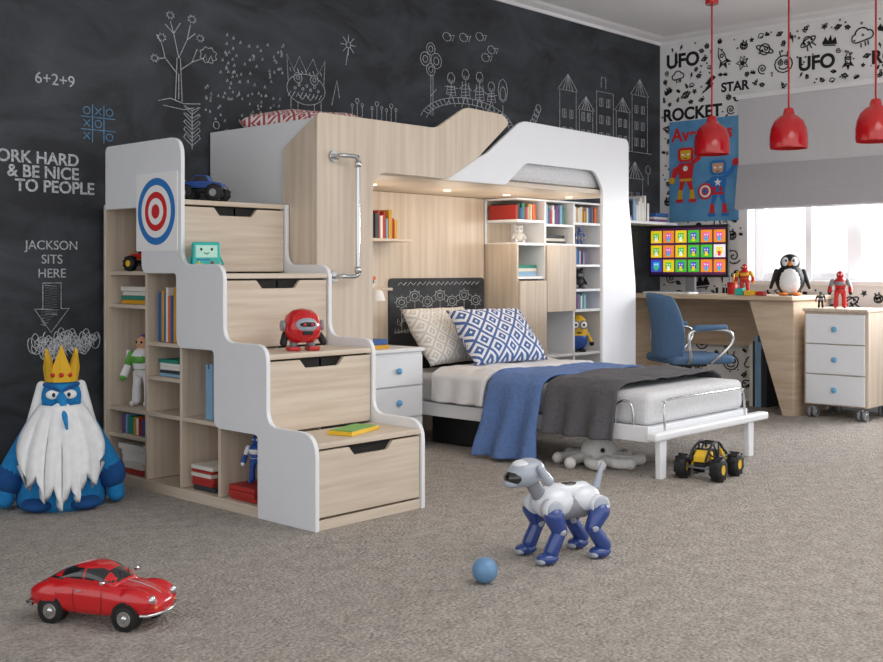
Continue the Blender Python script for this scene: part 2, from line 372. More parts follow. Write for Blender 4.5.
# plant
add([(3.25,1.62),(3.25,1.82)])
for k in range(5): add([(3.25,1.64+k*.04),(3.20,1.68+k*.04),(3.21,1.70+k*.035),(3.25,1.66+k*.04)],[(3.25,1.64+k*.04),(3.30,1.68+k*.04),(3.29,1.70+k*.035),(3.25,1.66+k*.04)])
add(cc(3.40,1.68,.035,9),[(3.40,1.64),(3.40,1.58)],cc(3.40,1.76,.02,7),cc(3.47,1.72,.025,8),[(3.47,1.69),(3.46,1.6)])
for k in range(60):
    x=3.42+random.random()*.42; z_=1.98+random.random()*.26
    add([(x,z_),(x+.008,z_+.016),(x+.012,z_)])
for k in range(50):
    x=3.32+random.random()*.5; z_=1.78+random.random()*.18
    add([(x,z_),(x+.006,z_+.014),(x+.01,z_)])
add(cc(4.01,2.02,.14,18,1,.62),cc(3.95,2.08,.03,8),cc(4.07,2.08,.03,8),cc(3.95,2.08,.012,6),cc(4.07,2.08,.012,6),[(3.88,2.06),(3.87,2.2),(3.92,2.12),(3.96,2.2),(4.01,2.12),(4.06,2.2),(4.1,2.12),(4.15,2.2),(4.14,2.06)],[(3.9,1.96),(3.9,1.88),(3.95,1.88),(3.95,1.94)],[(4.07,1.94),(4.07,1.88),(4.12,1.88),(4.12,1.96)],[(3.95,1.99),(3.98,1.96),(4.01,1.99),(4.04,1.96),(4.07,1.99)],[(4.2,1.95),(4.24,2.1),(4.26,2.0)])
for k in range(7): add(cc(3.93+k*.028,2.02+.02*(k%2),.008,6))
for k in range(9): add([(3.88+k*.028,1.97),(3.90+k*.028,2.0)],[(3.89+k*.028,2.13-.01*(k%2)),(3.90+k*.028,2.11)])
for a in range(8): add([(4.33+.02*math.cos(a*pi/4),2.32+.02*math.sin(a*pi/4)),(4.33+.06*math.cos(a*pi/4),2.32+.06*math.sin(a*pi/4))])
add(cc(4.33,2.32,.018,8),[(4.33,2.30),(4.31,2.2)])
for x0 in(4.40,4.56,4.68):
    add([(x0,1.84),(x0,1.99)],[(x0-.04,1.96),(x0-.04,1.9),(x0,1.88)],[(x0+.04,1.97),(x0+.04,1.91),(x0,1.89)],cc(x0,2.0,.015,6),cc(x0-.04,1.97,.01,6),cc(x0+.04,1.98,.01,6))
add(cc(5.40,1.93,.42,16,1,.38,.25,pi-.2),cc(5.40,1.93,.47,18,1,.42,.25,pi-.2))
for k in range(24):
    a=.35+k*.105; add([(5.40+.42*math.cos(a),1.93+.16*math.sin(a)),(5.40+.47*math.cos(a),1.93+.197*math.sin(a))])
for x,hh in((5.22,.16),(5.36,.2),(5.50,.2),(5.62,.15)):
    zb=2.08
    add(cc(x,zb+hh,.035,9),cc(x,zb+hh-.008,.016,5,1,1,pi,2*pi),[(x,zb+hh-.035),(x,zb+.06)],[(x,zb+.06),(x-.04,zb-.02)],[(x,zb+.06),(x+.04,zb-.02)],[(x-.06,zb+.10),(x,zb+hh-.06),(x+.06,zb+.10)],[(x-.03,zb+hh-.05),(x-.045,zb+.05),(x+.045,zb+.05),(x+.03,zb+hh-.05)])
    for q in range(3): add([(x-.035,zb+.06+q*.02),(x+.035,zb+.07+q*.02)])
for x,z_,r in((4.98,2.33,.045),(5.03,2.4,.04),(5.08,2.33,.05),(5.03,2.27,.04)): add(cc(x,z_,r,10),cc(x,z_,r*.5,8))
add([(5.03,2.24),(5.03,1.98)],[(5.03,2.1),(5.08,2.15)],[(5.05,2.24),(5.05,1.98)])
for x,z_ in((5.18,2.5),(5.34,2.52),(5.5,2.55),(5.62,2.48),(5.56,2.42)): add(cc(x,z_,.04,8,1,.7),[(x+.02,z_+.01),(x+.07,z_+.02),(x+.05,z_-.02)])
add(cc(5.74,2.22,.05,8,1,1.6),cc(5.74,2.2,.03,8,1,1.6),[(5.74,2.12),(5.74,1.96)])
add([(4.1,1.86),(4.2,1.84),(4.4,1.86)])
def house(x,z_,w,h,roof):
    add([(x,z_),(x,z_+h),(x+w,z_+h),(x+w,z_)])
    if roof:
        add([(x-.02,z_+h),(x+w/2,z_+h+w*.6),(x+w+.02,z_+h)])
        for q in range(1,5): add([(x+w*q/5,z_+h),(x+w/2,z_+h+w*.6)])
    for i in range(2):
        for j in range(int(h/.13)):
            xx=x+w*.18+i*w*.42; zz=z_+.05+j*.13; add([(xx,zz),(xx+w*.2,zz),(xx+w*.2,zz+.06),(xx,zz+.06),(xx,zz)],[(xx+w*.1,zz),(xx+w*.1,zz+.06)])
for i,(x,w,h,r) in enumerate(((6.38,.2,.38,1),(6.62,.17,.26,1),(6.84,.22,.42,0),(7.1,.18,.30,1),(7.32,.22,.45,1))): house(x,1.93+.0*i,w,h,r)
add([(6.3,1.93),(7.6,1.93)],[(6.9,2.38),(6.9,2.46),(6.96,2.46),(6.96,2.38)])
for k in range(5): add(cc(6.35+k*.3,1.80+.03*(k%2),.035,8),[(6.35+k*.3,1.76),(6.35+k*.3,1.68)])
for k in range(5): add(cc(6.05+.02*k,2.0+.035*k,.03,7))
house(6.95,1.45,.2,.3,1); house(7.25,1.5,.22,.22,1)
tube('chalk_lines',ch,.0021,CHALK)
ch=[]
x,z_=2.72,1.70
add([(x-.03,z_-.09),(x-.03,z_+.09)],[(x+.03,z_-.09),(x+.03,z_+.09)],[(x-.09,z_-.03),(x+.09,z_-.03)],[(x-.09,z_+.03),(x+.09,z_+.03)])
for i,j in((-1,1),(0,0),(1,-1),(1,1)): add(cc(x+i*.06,z_+j*.06,.018,8))
for i,j in((-1,0),(0,1),(-1,-1)): add([(x+i*.06-.016,z_+j*.06-.016),(x+i*.06+.016,z_+j*.06+.016)],[(x+i*.06-.016,z_+j*.06+.016),(x+i*.06+.016,z_+j*.06-.016)])
tube('chalk_tic_tac_toe',ch,.0026,CHALKB)

# ---------------------------------------------------------------- storage staircase
root('storage_staircase')
F=[3.20,3.50,3.79,4.10]; TZ=[.335,.66,.985,1.31]; YB=4.735
r=.07
outer=[(YB,1.585,.03),(4.10,1.585,.09),(4.10,1.025,r),(3.79,1.025,r),(3.79,.70,r),(3.50,.70,r),(3.50,.375,r),(3.20,.375,.09),(3.20,0)]
inner=[(3.56,0),(3.56,.335,.02),(3.86,.335,.05),(3.86,.66,.02),(4.14,.66,.05),(4.14,.985,.02),(4.42,.985,.05),(4.42,1.285,.02),(YB,1.285)]
prism('side_panel_outer',rp(outer+inner),'x',2.72,2.74,WH)
prism('side_panel_inner',rp([(YB,0),(YB,1.31),(4.10,1.31),(4.10,1.025,r),(3.79,1.025,r),(3.79,.70,r),(3.50,.70,r),(3.50,.375,r),(3.20,.375,.09),(3.20,0)]),'x',3.30,3.32,WH)
Y2=F[1:]+[YB]
for k in range(4):
    box('tread_%d'%(k+1),(2.741,3.299,F[k]+.006,Y2[k],TZ[k]-.022,TZ[k]),WOOD,.003)
    zb=.045 if k==0 else TZ[k-1]+.003; zt=TZ[k]-.03; y=F[k]+.01
    nw=.10; cx=3.02
    prism('drawer_front_%d'%(k+1),rp([(2.745,zb+.004),(3.295,zb+.004),(3.295,zt),(cx+nw+.02,zt,.01),(cx+nw-.01,zt-.035,.015),(cx-nw+.01,zt-.035,.015),(cx-nw-.02,zt,.01),(2.745,zt)]),'y',y,y+.018,WOOD,.002)
    box('drawer_shade_sheet_%d'%(k+1),(2.75,3.29,y+.02,y+.03,zb,zt+.006),DARK,0)  # dark sheet standing in for the shade inside the drawer notch
box('base_plate',(2.741,3.299,3.21,YB,.0,.04),WOOD,.002)
box('plinth',(2.722,2.739,3.565,YB,0,.045),WOOD,.002)
box('back_end_panel',(2.722,3.299,YB+.001,YB+.018,0,1.31),WOODV,.002)
prism('shelf_back',[(3.24,.04),(YB,.04),(YB,1.28),(4.13,1.28),(4.13,.95),(3.82,.95),(3.82,.63),(3.53,.63),(3.53,.30),(3.24,.30)],'x',3.02,3.03,WOODV,0)
for k,(y,zt) in enumerate(((3.555,.31),(3.85,.63),(4.135,.955),(4.415,1.285))):
    box('divider_%d'%(k+1),(2.742,3.018,y-.009,y+.009,.042,zt),WOODV,.002)
sh=[(4.426,YB,.22),(4.426,YB,.345),(4.426,YB,.83),(4.426,YB,.985),(4.146,4.404,.51),(4.146,4.404,.665),(3.862,4.124,.345),(4.146,4.404,.345)]
for k,(a,b,z_) in enumerate(sh): box('shelf_%d'%(k+1),(2.742,3.018,a,b,z_-.009,z_+.009),WOOD,.002)
root('target_poster')
box('poster_sheet',(2.7165,2.7198,4.125,4.455,1.085,1.435),PAPER,0)
for k,(rr,m) in enumerate(((.150,TBLUE),(.118,PAPER),(.088,TRED),(.060,PAPER),(.032,TRED))):
    cyl('ring_%d'%(k+1),(2.7165-.0008*k,4.29,1.262),(2.7157-.0008*k-.0006,4.29,1.262),rr,m,seg=48)

# ---------------------------------------------------------------- loft bed
root('loft_bed')
YB=4.785
prism('front_wood_panel',rp([(3.325,0),(3.68,0),(3.68,1.48,.10),(4.22,1.475,.03),(4.45,1.60,.2),(4.73,1.82,.05),(4.66,1.86,.03),(4.36,1.868,.14),(4.13,1.735,.14),(3.325,1.735,.03)]),'y',3.90,3.92,WOODV)
prism('front_white_panel',rp([(4.20,1.475),(4.72,1.475,.08),(4.90,1.61,.10),(5.58,1.61,.10),(5.66,1.50,.06),(5.66,.0),(6.03,0),(6.03,.9,.4),(5.95,1.45,.3),(5.95,1.835,.05),(4.86,1.848,.18),(4.56,1.64,.25),(4.20,1.50)]),'y',3.925,3.945,WH)
prism('end_wood_panel',rp([(3.922,0),(4.16,0),(4.16,1.58,.04),(3.922,1.72,.02)]),'x',3.325,3.345,WOODV)
box('end_white_panel',(3.35,3.37,3.93,YB,1.20,1.715),WH,.004)
box('right_end_panel',(5.93,5.95,3.95,YB,1.47,1.82),WH,.004)
box('bunk_base',(3.375,5.925,3.95,YB,1.472,1.50),WOOD,.003)
box('back_panel',(3.375,5.48,4.745,4.775,0,1.47),WOODV,.003)
box('bunk_mattress',(3.39,5.90,3.97,4.77,1.505,1.64),MATT,.03)
box('inner_panel',(3.35,3.37,4.17,4.74,0.0,1.19),WOODV,.003)
for k,(x,y) in enumerate(((4.15,4.40),(4.75,4.40),(5.3,4.40),(5.75,4.25))): cyl('downlight_%d'%(k+1),(x,y,1.4715),(x,y,1.466),.022,LAMPW)
root('bunk_pillow'); pillow('pillow_cover',(3.68,4.36,1.74),(.5,.6,.16),(6,-4,10),PATR)
root('grab_handle')
ys=3.835
tube('handle_bar',smoothpts([(3.42,3.895,1.535),(3.42,ys+.01,1.535),(3.44,ys,1.535),(3.50,ys,1.535),(3.52,ys,1.52),(3.52,ys,1.49),(3.52,ys,1.02),(3.52,ys,.985),(3.50,ys,.97),(3.44,ys,.97),(3.42,ys+.01,.97),(3.42,3.895,.97)],3),.011,CHROME)
for k,z_ in enumerate((1.535,.97)): cyl('flange_%d'%(k+1),(3.42,3.899,z_),(3.42,3.885,z_),.026,CHROME)
for k,z_ in enumerate((1.50,1.0)): cyl('collar_%d'%(k+1),(3.52,ys,z_-.015),(3.52,ys,z_+.015),.017,CHROME)

root('nook_shelf')
box('board',(4.2,4.62,4.56,4.744,1.165,1.183),WOOD,.003)
noroot(); bookrow('books',4.25,4.55,4.60,4.73,1.184,.11,.17,'x')
root('nook_shelf'); box('board',(4.15,4.5,4.60,4.744,.88,.896),WOOD,.003)
noroot(); bookstack('books',4.2,4.4,4.62,4.73,.897,3)

# ---------------------------------------------------------------- bookcase
root('bookcase')
X=[5.5,5.80,6.12,6.47]; ya,yb=4.48,4.78
box('side_left',(X[0],X[0]+.018,ya,yb,0,1.17),WOODV,.003)
for k in(1,2,3): box('upright_%d'%k,(X[k]-.009,X[k]+.009,ya,yb,0,1.455),WH,.003)
box('post_left',(X[0],X[0]+.02,yb-.03,yb,1.17,1.455),WH,.002)
box('back',(X[0]+.018,X[3]-.01,yb-.012,yb,0.02,1.455),WOODV,0)
k=1
for c,zs in((0,(.03,.42,.75,.95,1.17,1.32)),(1,(.03,.42,.82,1.17,1.30)),(2,(.03,.42,.72,.86,1.03,1.17,1.32))):
    for z_ in zs:
        box('shelf_%d'%k,(X[c]+.010,X[c+1]-.010,ya+.004,yb-.013,z_-.009,z_+.009),WH,.002); k+=1
box('top',(X[0],X[3]+.009,ya,yb,1.456,1.469),WH,.002)
box('door_1',(X[1]-.005,X[2]-.002,ya-.02,ya-.002,.72,1.165),WOODV,.003)
box('door_2',(X[0]+.01,X[1]-.01,ya-.02,ya-.002,.03,.93),WOODV,.003)
noroot()
bookrow('books',X[0]+.03,X[1]-.04,ya+.03,yb-.04,1.33,.07,.11,'x')
bookstack('books',X[0]+.05,X[1]-.03,ya+.03,yb-.04,.96,3)
bookrow('books',X[1]+.02,X[2]-.06,ya+.03,yb-.04,1.31,.09,.135,'x')
bookstack('books',X[1]+.03,X[2]-.03,ya+.03,yb-.04,1.18,3,cols=[2,3,5,9])
bookrow('books',X[2]+.02,X[3]-.03,ya+.03,yb-.04,1.33,.08,.115,'x')
bookrow('books',X[2]+.02,X[3]-.15,ya+.03,yb-.04,1.04,.08,.11,'x')
bookrow('books',X[2]+.02,X[3]-.15,ya+.03,yb-.04,.73,.08,.11,'x')
def plush_round(name,loc,s,mb,m2,rz=0):
    root(name,loc,rz,s)
    sph('body',(0,0,.36),(.36,.32,.36),mb); sph('head',(0,-.02,.85),(.33,.3,.3),mb)
    for sx in(-1,1):
        sph('ear_%d'%(1 if sx<0 else 2),(sx*.24,0,1.1),(.1,.06,.12),mb); sph('eye_%d'%(1 if sx<0 else 2),(sx*.12,-.29,.9),.045,BLK)
        limb('arm_%d'%(1 if sx<0 else 2),(sx*.3,-.05,.55),(sx*.42,-.2,.3),.1,.09,mb); limb('leg_%d'%(1 if sx<0 else 2),(sx*.2,-.1,.12),(sx*.26,-.38,.11),.12,.11,m2)
    sph('muzzle',(0,-.28,.78),(.13,.08,.1),m2)
plush_round('teddy_bear',(5.66,4.60,1.18),.10,PLUSHG,WHF,-.6)
plush_round('teddy_bear',(6.30,4.58,.87),.12,BLK,GREYP,-.5)

# ---------------------------------------------------------------- nightstand
def chest(name,face,x0,x1,y0,y1,z0,z1,n,wheels,topm,sidem):
    root(name)
    box('carcass',(x0+.02,x1,y0,y1,z0,z1-.02),sidem,.004) if face=='x' else box('carcass',(x0,x1,y0+.02,y1,z0,z1-.02),sidem,.004)
    box('top_board',(x0-.005,x1,y0-.005,y1+.003,z1-.02,z1),topm,.004)
    h=(z1-.03-z0-.01)/n
    for k in range(n):
        a=z0+.01+k*h; b=a+h-.008
        if face=='x':
            box('drawer_%d'%(k+1),(x0,x0+.018,y0+.02,y1-.02,a,b),WH,.003); sph('knob_%d'%(k+1),(x0-.012,(y0+y1)/2,(a+b)/2),(.014,.018,.018),BLUEK)
        else:
            box('drawer_%d'%(k+1),(x0+.015,x1-.015,y0,y0+.018,a,b),WH,.003); sph('knob_%d'%(k+1),((x0+x1)/2,y0-.012,(a+b)/2),(.018,.014,.018),BLUEK)
    if wheels:
        i=1
        for x in(x0+.05,x1-.05):
            for y in(y0+.05,y1-.05):
                cyl('caster_%d'%i,(x-.0,y-.028,.037),(x,y-.008,.037),.036,GREYP); cyl('caster_twin_%d'%i,(x,y+.008,.037),(x,y+.028,.037),.036,GREYP)
                cyl('caster_hub_%d'%i,(x,y-.032,.037),(x,y+.032,.037),.014,CHROME); cyl('caster_stem_%d'%i,(x,y,.037),(x,y,z0+.002),.009,CHROME); i+=1
chest('nightstand','y',4.04,4.455,4.30,4.72,.0,.565,3,False,WH,WH)
noroot(); bookstack('books',4.08,4.25,4.35,4.55,.566,2,cols=[1,3])
root('desk_lamp',(4.22,4.63,.566))
cyl('base',(0,0,0),(0,0,.015),.05,TRIM); cyl('stem',(0,0,.015),(0,0,.26),.006,TRIM); tube('arm',[(0,0,.26),(.06,-.05,.31),(.1,-.09,.31)],.006,TRIM); lathe('shade',[(.015,.03),(.03,.02),(.045,-.03)],(.1,-.09,.29),TRIM)
chest('drawer_chest','x',7.14,7.60,2.87,3.31,.09,.74,3,True,WOODV,WOODV)

# ---------------------------------------------------------------- lower bed
bx0,bx1,byf,byh=4.50,5.49,2.86,4.66
root('bed')
box('rail_left',(bx0,bx0+.025,byf,byh,.175,.25),WH,.004); box('rail_right',(bx1-.025,bx1,byf,byh,.175,.25),WH,.004)
box('slat_base',(bx0+.025,bx1-.025,byf,byh,.215,.245),WH,.003)
box('foot_plate',(bx0-.03,bx1+.12,2.795,2.858,.185,.225),WH,.012,seg=3)
for k,x in enumerate((4.56,5.44)): prism('foot_leg_%d'%(k+1),rp([(x-.025,0),(x+.025,0),(x+.03,.184),(x-.03,.184)]),'y',2.812,2.842,WH,.004)
for k,x in enumerate((4.53,5.42)): box('head_leg_%d'%(k+1),(x-.02,x+.03,4.60,4.65,0,.174),WH,.003)
box('mattress',(4.535,5.485,2.88,4.65,.246,.405),MATT,.035,seg=4)
tube('foot_guard',smoothpts([(4.60,2.83,.225),(4.60,2.835,.33),(4.62,2.84,.36),(4.66,2.84,.37),(5.34,2.84,.37),(5.38,2.84,.36),(5.40,2.835,.33),(5.40,2.83,.225)],3),.006,CHROME)
tube('side_guard',smoothpts([(4.512,2.95,.25),(4.512,2.955,.33),(4.512,2.98,.36),(4.512,3.02,.36),(4.512,3.05,.33),(4.512,3.055,.25)],3),.006,CHROME)
root('headboard')
prism('board',rp([(4.60,.25),(5.47,.25),(5.47,.95,.03),(4.60,.95,.03)]),'y',4.733,4.7445,BOARD,.001)
def hb(p): return [(4.62+a*.84,4.7325,.58+b*.36) for a,b in p]
lines=[]
for i in range(7):
    x=.10+.135*i; zz=.62+.10*(i%2)
    lines+=[hb(cc(x,zz,.055,10,1,1.6)),hb(cc(x,zz,.03,8,1,1.6)),hb([(x,zz-.09),(x,.16)]),hb([(x,.3),(x+.04,.4),(x+.045,.32),(x,.28)]),hb([(x,.24),(x-.04,.34),(x-.045,.26),(x,.22)])]
    for q in range(8): a=q*pi/4; lines.append(hb([(x+.06*math.cos(a),zz+.095*math.sin(a)),(x+.075*math.cos(a),zz+.12*math.sin(a))]))
for q in range(30): lines.append(hb([(.03+q*.032,.10),(.035+q*.032,.17),(.045+q*.032,.10)]))
lines+=[hb([(.05,.12),(.3,.16),(.6,.1),(.95,.14)])]+[hb([(.06+.1*i,.90),(.09+.1*i,.96),(.12+.1*i,.91),(.15+.1*i,.96)]) for i in range(9)]
tube('chalk_sketch',lines,.0021,CHALK)
def drape(name,y0,y1,hl,hr,top,m,flare=.12,th=.012,rip=.02,skew=0,ny=26,seed=0,ypinch=0):
    x0=4.515;x1=5.50;W=x1-x0; root(name); bm=bmesh.new(); ns=70; tot=hl+W+hr; G=[]
    for i in range(ns+1):
        s=-hl+tot*i/ns; row=[]
        for j in range(ny+1):
            t=j/ny; y=y0+(y1-y0)*t
            if s<0: x=x0-.02-flare*(-s)-.0; z=top+s; k=-s/max(hl,.01)
            elif s>W: x=x1+.015+flare*.1*(s-W); z=top-(s-W); k=(s-W)/max(hr,.01)
            else: x=x0+s; z=top; k=0
            for e,sg in((0,-1),(W,1)):
                dd=abs(s-e)
                if dd<.06: z-=.018*(1-dd/.06); 
            nz=noise.noise((s*3+seed,y*4,seed)); nz2=noise.noise((s*9,y*11+seed,1.3))
            if k>0: x+=(-1 if s<0 else .3)*(rip*k*math.sin(y*42+seed+s*3)+.02*k*nz); y+=ypinch*k*(t-.5)
            else: z+=.018*abs(nz)+.012*abs(nz2)+.020*max(0,math.sin(y*30+s*7+seed))*abs(nz)
            y+=skew*(s/W-.5)+.012*noise.noise((s*6,seed,t))
            z=max(z,.008+.01*abs(nz2)) 
            row.append(bm.verts.new((x,y,z)))
        G.append(row)
    for i in range(ns):
        for j in range(ny): bm.faces.new((G[i][j],G[i+1][j],G[i+1][j+1],G[i][j+1]))
    return mk('cloth',bm,m,smooth=True,solid=th,sub=1)
drape('duvet',3.87,4.28,.17,.1,.430,WHF,flare=.1,th=.03,seed=2)
drape('blue_blanket',3.49,3.84,.42,.15,.438,BLUEF,flare=.26,seed=5,rip=.030,ypinch=.06)
drape('grey_throw',3.03,3.46,.27,.15,.440,GREYF,flare=.2,seed=9,rip=.024,ypinch=.0)
root('pillow'); pillow('cover',(5.0,4.22,.61),(.60,.40,.16),(50,0,-6),PAT)
root('pillow'); pillow('cover',(4.84,4.48,.61),(.60,.40,.15),(54,0,4),PATG)
root('pillow'); pillow('cover',(5.28,4.50,.585),(.36,.34,.13),(54,0,-8),WHF)
noroot()
root('storage_box'); boxes('crate',[((4.62,5.0,3.95,4.4,.005,.16),0)],[BLK],.01)
box('crate_lid',(4.61,5.01,3.94,4.41,.161,.172),GREYP,.004)

# ---------------------------------------------------------------- desk area
root('desk')
box('desk_top',(7.05,7.715,3.345,4.79,.79,.82),WOODD,.004)
prism('desk_leg',rp([(3.36,.789),(3.36,0),(3.44,0),(3.69,.789)]),'x',7.10,7.66,WOODD,.003)
box('modesty_panel',(7.665,7.69,3.37,4.785,.42,.789),WOODD,.003)
box('corner_leg',(7.1,7.66,4.74,4.765,0,.789),WOODD,.003)
noroot(); bookrow('magazines',7.42,7.62,3.72,3.86,.001,.42,.52,'y',cols=[5,2,5,8])
root('wall_shelf')
box('board',(6.85,7.60,4.56,4.795,1.35,1.372),WH,.003)
noroot(); bookrow('books',7.05,7.30,4.62,4.78,1.373,.12,.2,'x',cols=[2,9,8,5,2,9]); bookstack('books',6.88,7.04,4.60,4.76,1.373,2)
bookstack('books',7.34,7.55,4.60,4.76,1.373,3)
root('computer_monitor')
ym0,ym1=4.05,4.74
box('bezel',(7.47,7.50,ym0,ym1,.945,1.345),BLK,.006)
box('screen',(7.467,7.4695,ym0+.02,ym1-.02,.965,1.325),SCRN,0)
ic=[]
for i in range(6):
    for j in range(3):
        y=ym0+.069+i*.110; z_=1.03+j*.113; c=random.randrange(8)
        ic.append(((7.4645,7.467,y-.048,y+.048,z_-.045,z_+.05),c)); ic.append(((7.463,7.4645,y-.026,y+.026,z_-.02,z_+.03),(c+3)%8)); ic.append(((7.462,7.463,y-.012,y+.012,z_-.035,z_+.0),(c+5)%8)); ic.append(((7.4615,7.463,y-.016,y-.006,z_+.008,z_+.018),5)); ic.append(((7.4615,7.463,y+.006,y+.016,z_+.008,z_+.018),5))
boxes('screen_icons',ic,ICM,0)
box('stand_neck',(7.50,7.53,4.35,4.43,.83,1.1),GREYP,.004); box('stand_foot',(7.40,7.60,4.25,4.53,.821,.832),GREYP,.004)
root('keyboard'); boxes('keyboard_body',[((7.16,7.30,4.2,4.6,.821,.835),0)],[TRIM],.004)
boxes('keys',[((7.17+i*.031,7.195+i*.031,4.215+j*.0375,4.245+j*.0375,.8355,.839),0) for i in range(4) for j in range(10)],[GREYP],.001)
# poster: two flat printed cartoon heroes
root('wall_poster')
box('poster_sheet',(7.7235,7.7252,4.10,4.71,1.385,2.19),POSTB,0)
def fig2d(y,z,s,main,trim_,face,hero):
    lay=[0]
    def P(pts,m):
        lay[0]+=1; a=7.7230-.0007*lay[0]
        prism('print_%d'%lay[0],[(y-s*p[0],z+s*p[1]) for p in pts],'x',a-.0006,a,m,0)
    for sg in(-1,1):
        P(rp([(sg*.02,.02),(sg*.20,.05),(sg*.24,-.25),(sg*.14,-.27)]),main)
        P(rp([(sg*.13,-.24),(sg*.25,-.22),(sg*.30,-.52),(sg*.12,-.52)]),trim_)
        P(rp([(sg*.10,-.50),(sg*.34,-.50),(sg*.34,-.60,.04),(sg*.10,-.60,.03)]),main)
    P([(-.24,.50),(-.42,.42),(-.52,.12),(-.40,.08),(-.22,.34)],main); P([(.24,.50),(.46,.62),(.60,.86),(.48,.92),(.36,.74),(.18,.60)],main)
    P(cc(-.46,.06,.10,12)[:-1],trim_); P(cc(.56,.94,.11,12)[:-1],trim_)
    P(rp([(-.28,.56,.1),(.28,.56,.1),(.20,.02,.05),(-.20,.02,.05)]),main)
    P([(-.20,.10),(.20,.10),(.19,.03),(-.19,.03)],trim_)
    P(rp([(-.27,1.02,.14),(.27,1.02,.14),(.25,.60,.14),(-.25,.60,.14)]),main)
    P(rp([(-.18,.94,.05),(.18,.94,.05),(.16,.66,.10),(-.16,.66,.10)]),face)
    for sg in(-1,1): P([(sg*.04,.82),(sg*.13,.85),(sg*.13,.79),(sg*.04,.78)],PAPER)
    P([(-.07,.71),(.07,.71),(.05,.69),(-.05,.69)],INK)
    if hero==0: P(cc(0,.40,.08,14)[:-1],PAPER)
    else:
        P([(.13*(1 if i%2==0 else .42)*math.sin(i*pi/5),.38+.13*(1 if i%2==0 else .42)*math.cos(i*pi/5)) for i in range(10)],PAPER)
        for q,mm in((.24,TRED),(.18,PAPER),(.12,TRED),(.07,TBLUE)): P([(-.40+a,.14+b) for a,b in cc(0,0,q,20)[:-1]],mm)
        P([(-.15,.26),(-.05,.26),(-.06,.11),(-.14,.11)],TRED);P([(.05,.26),(.15,.26),(.14,.11),(.06,.11)],TRED)
fig2d(4.555,1.70,.27,TRED,GOLD,YEL,0); fig2d(4.27,1.58,.27,TBLUE,TRED,SKIN,1)
text('poster_title','Avengers',(7.7215,4.685,2.03),.15,TRED,(pi/2+.0,0,-pi/2),.004,'LEFT',.95)
# pendant lamps
for k,y in enumerate((3.81,3.25,2.68)):
    root('pendant_lamp',(6.80,y,1.795))
    prof=[(.118,0),(.122,.02),(.121,.08),(.114,.13),(.096,.175),(.067,.205),(.040,.22),(.034,.245),(.028,.262),(.012,.268),(.0,.268)]
    lathe('shade',prof,(0,0,0),RED,40); lathe('shade_inner',[(a*.96,b-.004 if b>.01 else b) for a,b in prof[:7]]+[(0,.21)],(0,0,0),REDD,40)
    cyl('cord',(0,0,.265),(0,0,1.065),.006,RED); cyl('canopy',(0,0,1.035),(0,0,1.074),.045,RED); sph('bulb',(0,0,.09),.04,PAPER)
# penguin
root('penguin_plush',(7.28,3.47,.821),-1.15,.28)
sph('body',(0,0,.4),(.36,.3,.4),BLK); sph('belly',(0,-.07,.38),(.3,.26,.36),IKW); sph('head',(0,0,.82),(.24,.22,.22),BLK); 
for s in(-1,1):
    k=1 if s<0 else 2
    sph('face_%d'%k,(s*.09,-.1,.84),(.11,.13,.13),IKW); sph('eye_%d'%k,(s*.09,-.225,.87),.03,BLK); limb('wing_%d'%k,(s*.32,0,.6),(s*.46,-.03,.2),.07,.04,BLK); sph('foot_%d'%k,(s*.16,-.24,.045),(.13,.18,.045),ORG)
lathe('beak',[(.06,0),(.0,.13)],Matrix.Translation((0,-.2,.80))@R(90,'X'),ORG)
# figures
def figure(name,loc,h,rz,c,wings=False,dome=False):
    root(name,loc,rz,h); hd,to,ar,lg,hn,ft=c
    for s in(-1,1):
        k=1 if s<0 else 2
        limb('thigh_%d'%k,(s*.08,0,.46),(s*.1,-.01,.27),.075,.058,lg); limb('shin_%d'%k,(s*.1,-.01,.26),(s*.11,0,.08),.06,.07,ft)
        limb('foot_%d'%k,(s*.11,.0,.05),(s*.12,-.09,.04),.05,.04,ft)
        limb('upper_arm_%d'%k,(s*.19,0,.73),(s*.26,0,.58),.065,.05,ar); limb('forearm_%d'%k,(s*.26,0,.57),(s*.27,-.08,.44),.055,.06,to); sph('hand_%d'%k,(s*.27,-.1,.41),.05,hn)
    limb('torso',(0,0,.68),(0,0,.52),.17,.12,to); sph('chest',(0,-.05,.68),(.15,.12,.11),ar); sph('pelvis',(0,0,.47),(.13,.1,.08),lg); sph('belt',(0,0,.53),(.135,.125,.025),hn)
    limb('neck',(0,0,.78),(0,0,.84),.06,.06,hn); sph('head',(0,0,.9),(.1,.1,.11),hd); sph('nose',(0,-.1,.89),(.02,.025,.02),hd)
    for s in(-1,1): sph('eye_%d'%(1 if s<0 else 2),(s*.04,-.09,.92),.018,PAPER if hd is not SKIN else BLK)
    if dome: sph('hood',(0,.03,.91),(.115,.1,.12),PURP)
    if wings: box('backpack',(-.17,.17,.1,.2,.52,.82),TRIM,.02); box('wing_1',(-.42,-.17,.13,.16,.66,.78),TRIM,.01); box('wing_2',(.17,.42,.13,.16,.66,.78),TRIM,.01)
figure('astronaut_figure',(2.84,4.60,.355),.33,-1.2,(SKIN,TRIM,GRN,TRIM,GRN,TRIM),True,True)
figure('robot_figure',(7.30,3.12,.741),.25,-1.2,(REDD,REDD,GREYP,REDD,BLK,REDD))
figure('robot_figure',(7.25,3.80,.821),.22,-1.2,(REDD,REDD,GOLD,REDD,GOLD,REDD))
figure('robot_figure',(6.28,4.55,1.18),.12,-.5,(BLUEP,BLUEP,GREYP,GREYP,TRIM,BLUEP))
figure('robot_figure',(2.84,3.72,.105),.20,-1.1,(BLUEP,BLUEP,TRIM,BLUEP,TRIM,BLUEP))
figure('robot_figure',(7.24,3.23,.741),.11,-1.2,(BLK,GREYP,BLK,BLK,GREYP,BLK))
noroot()
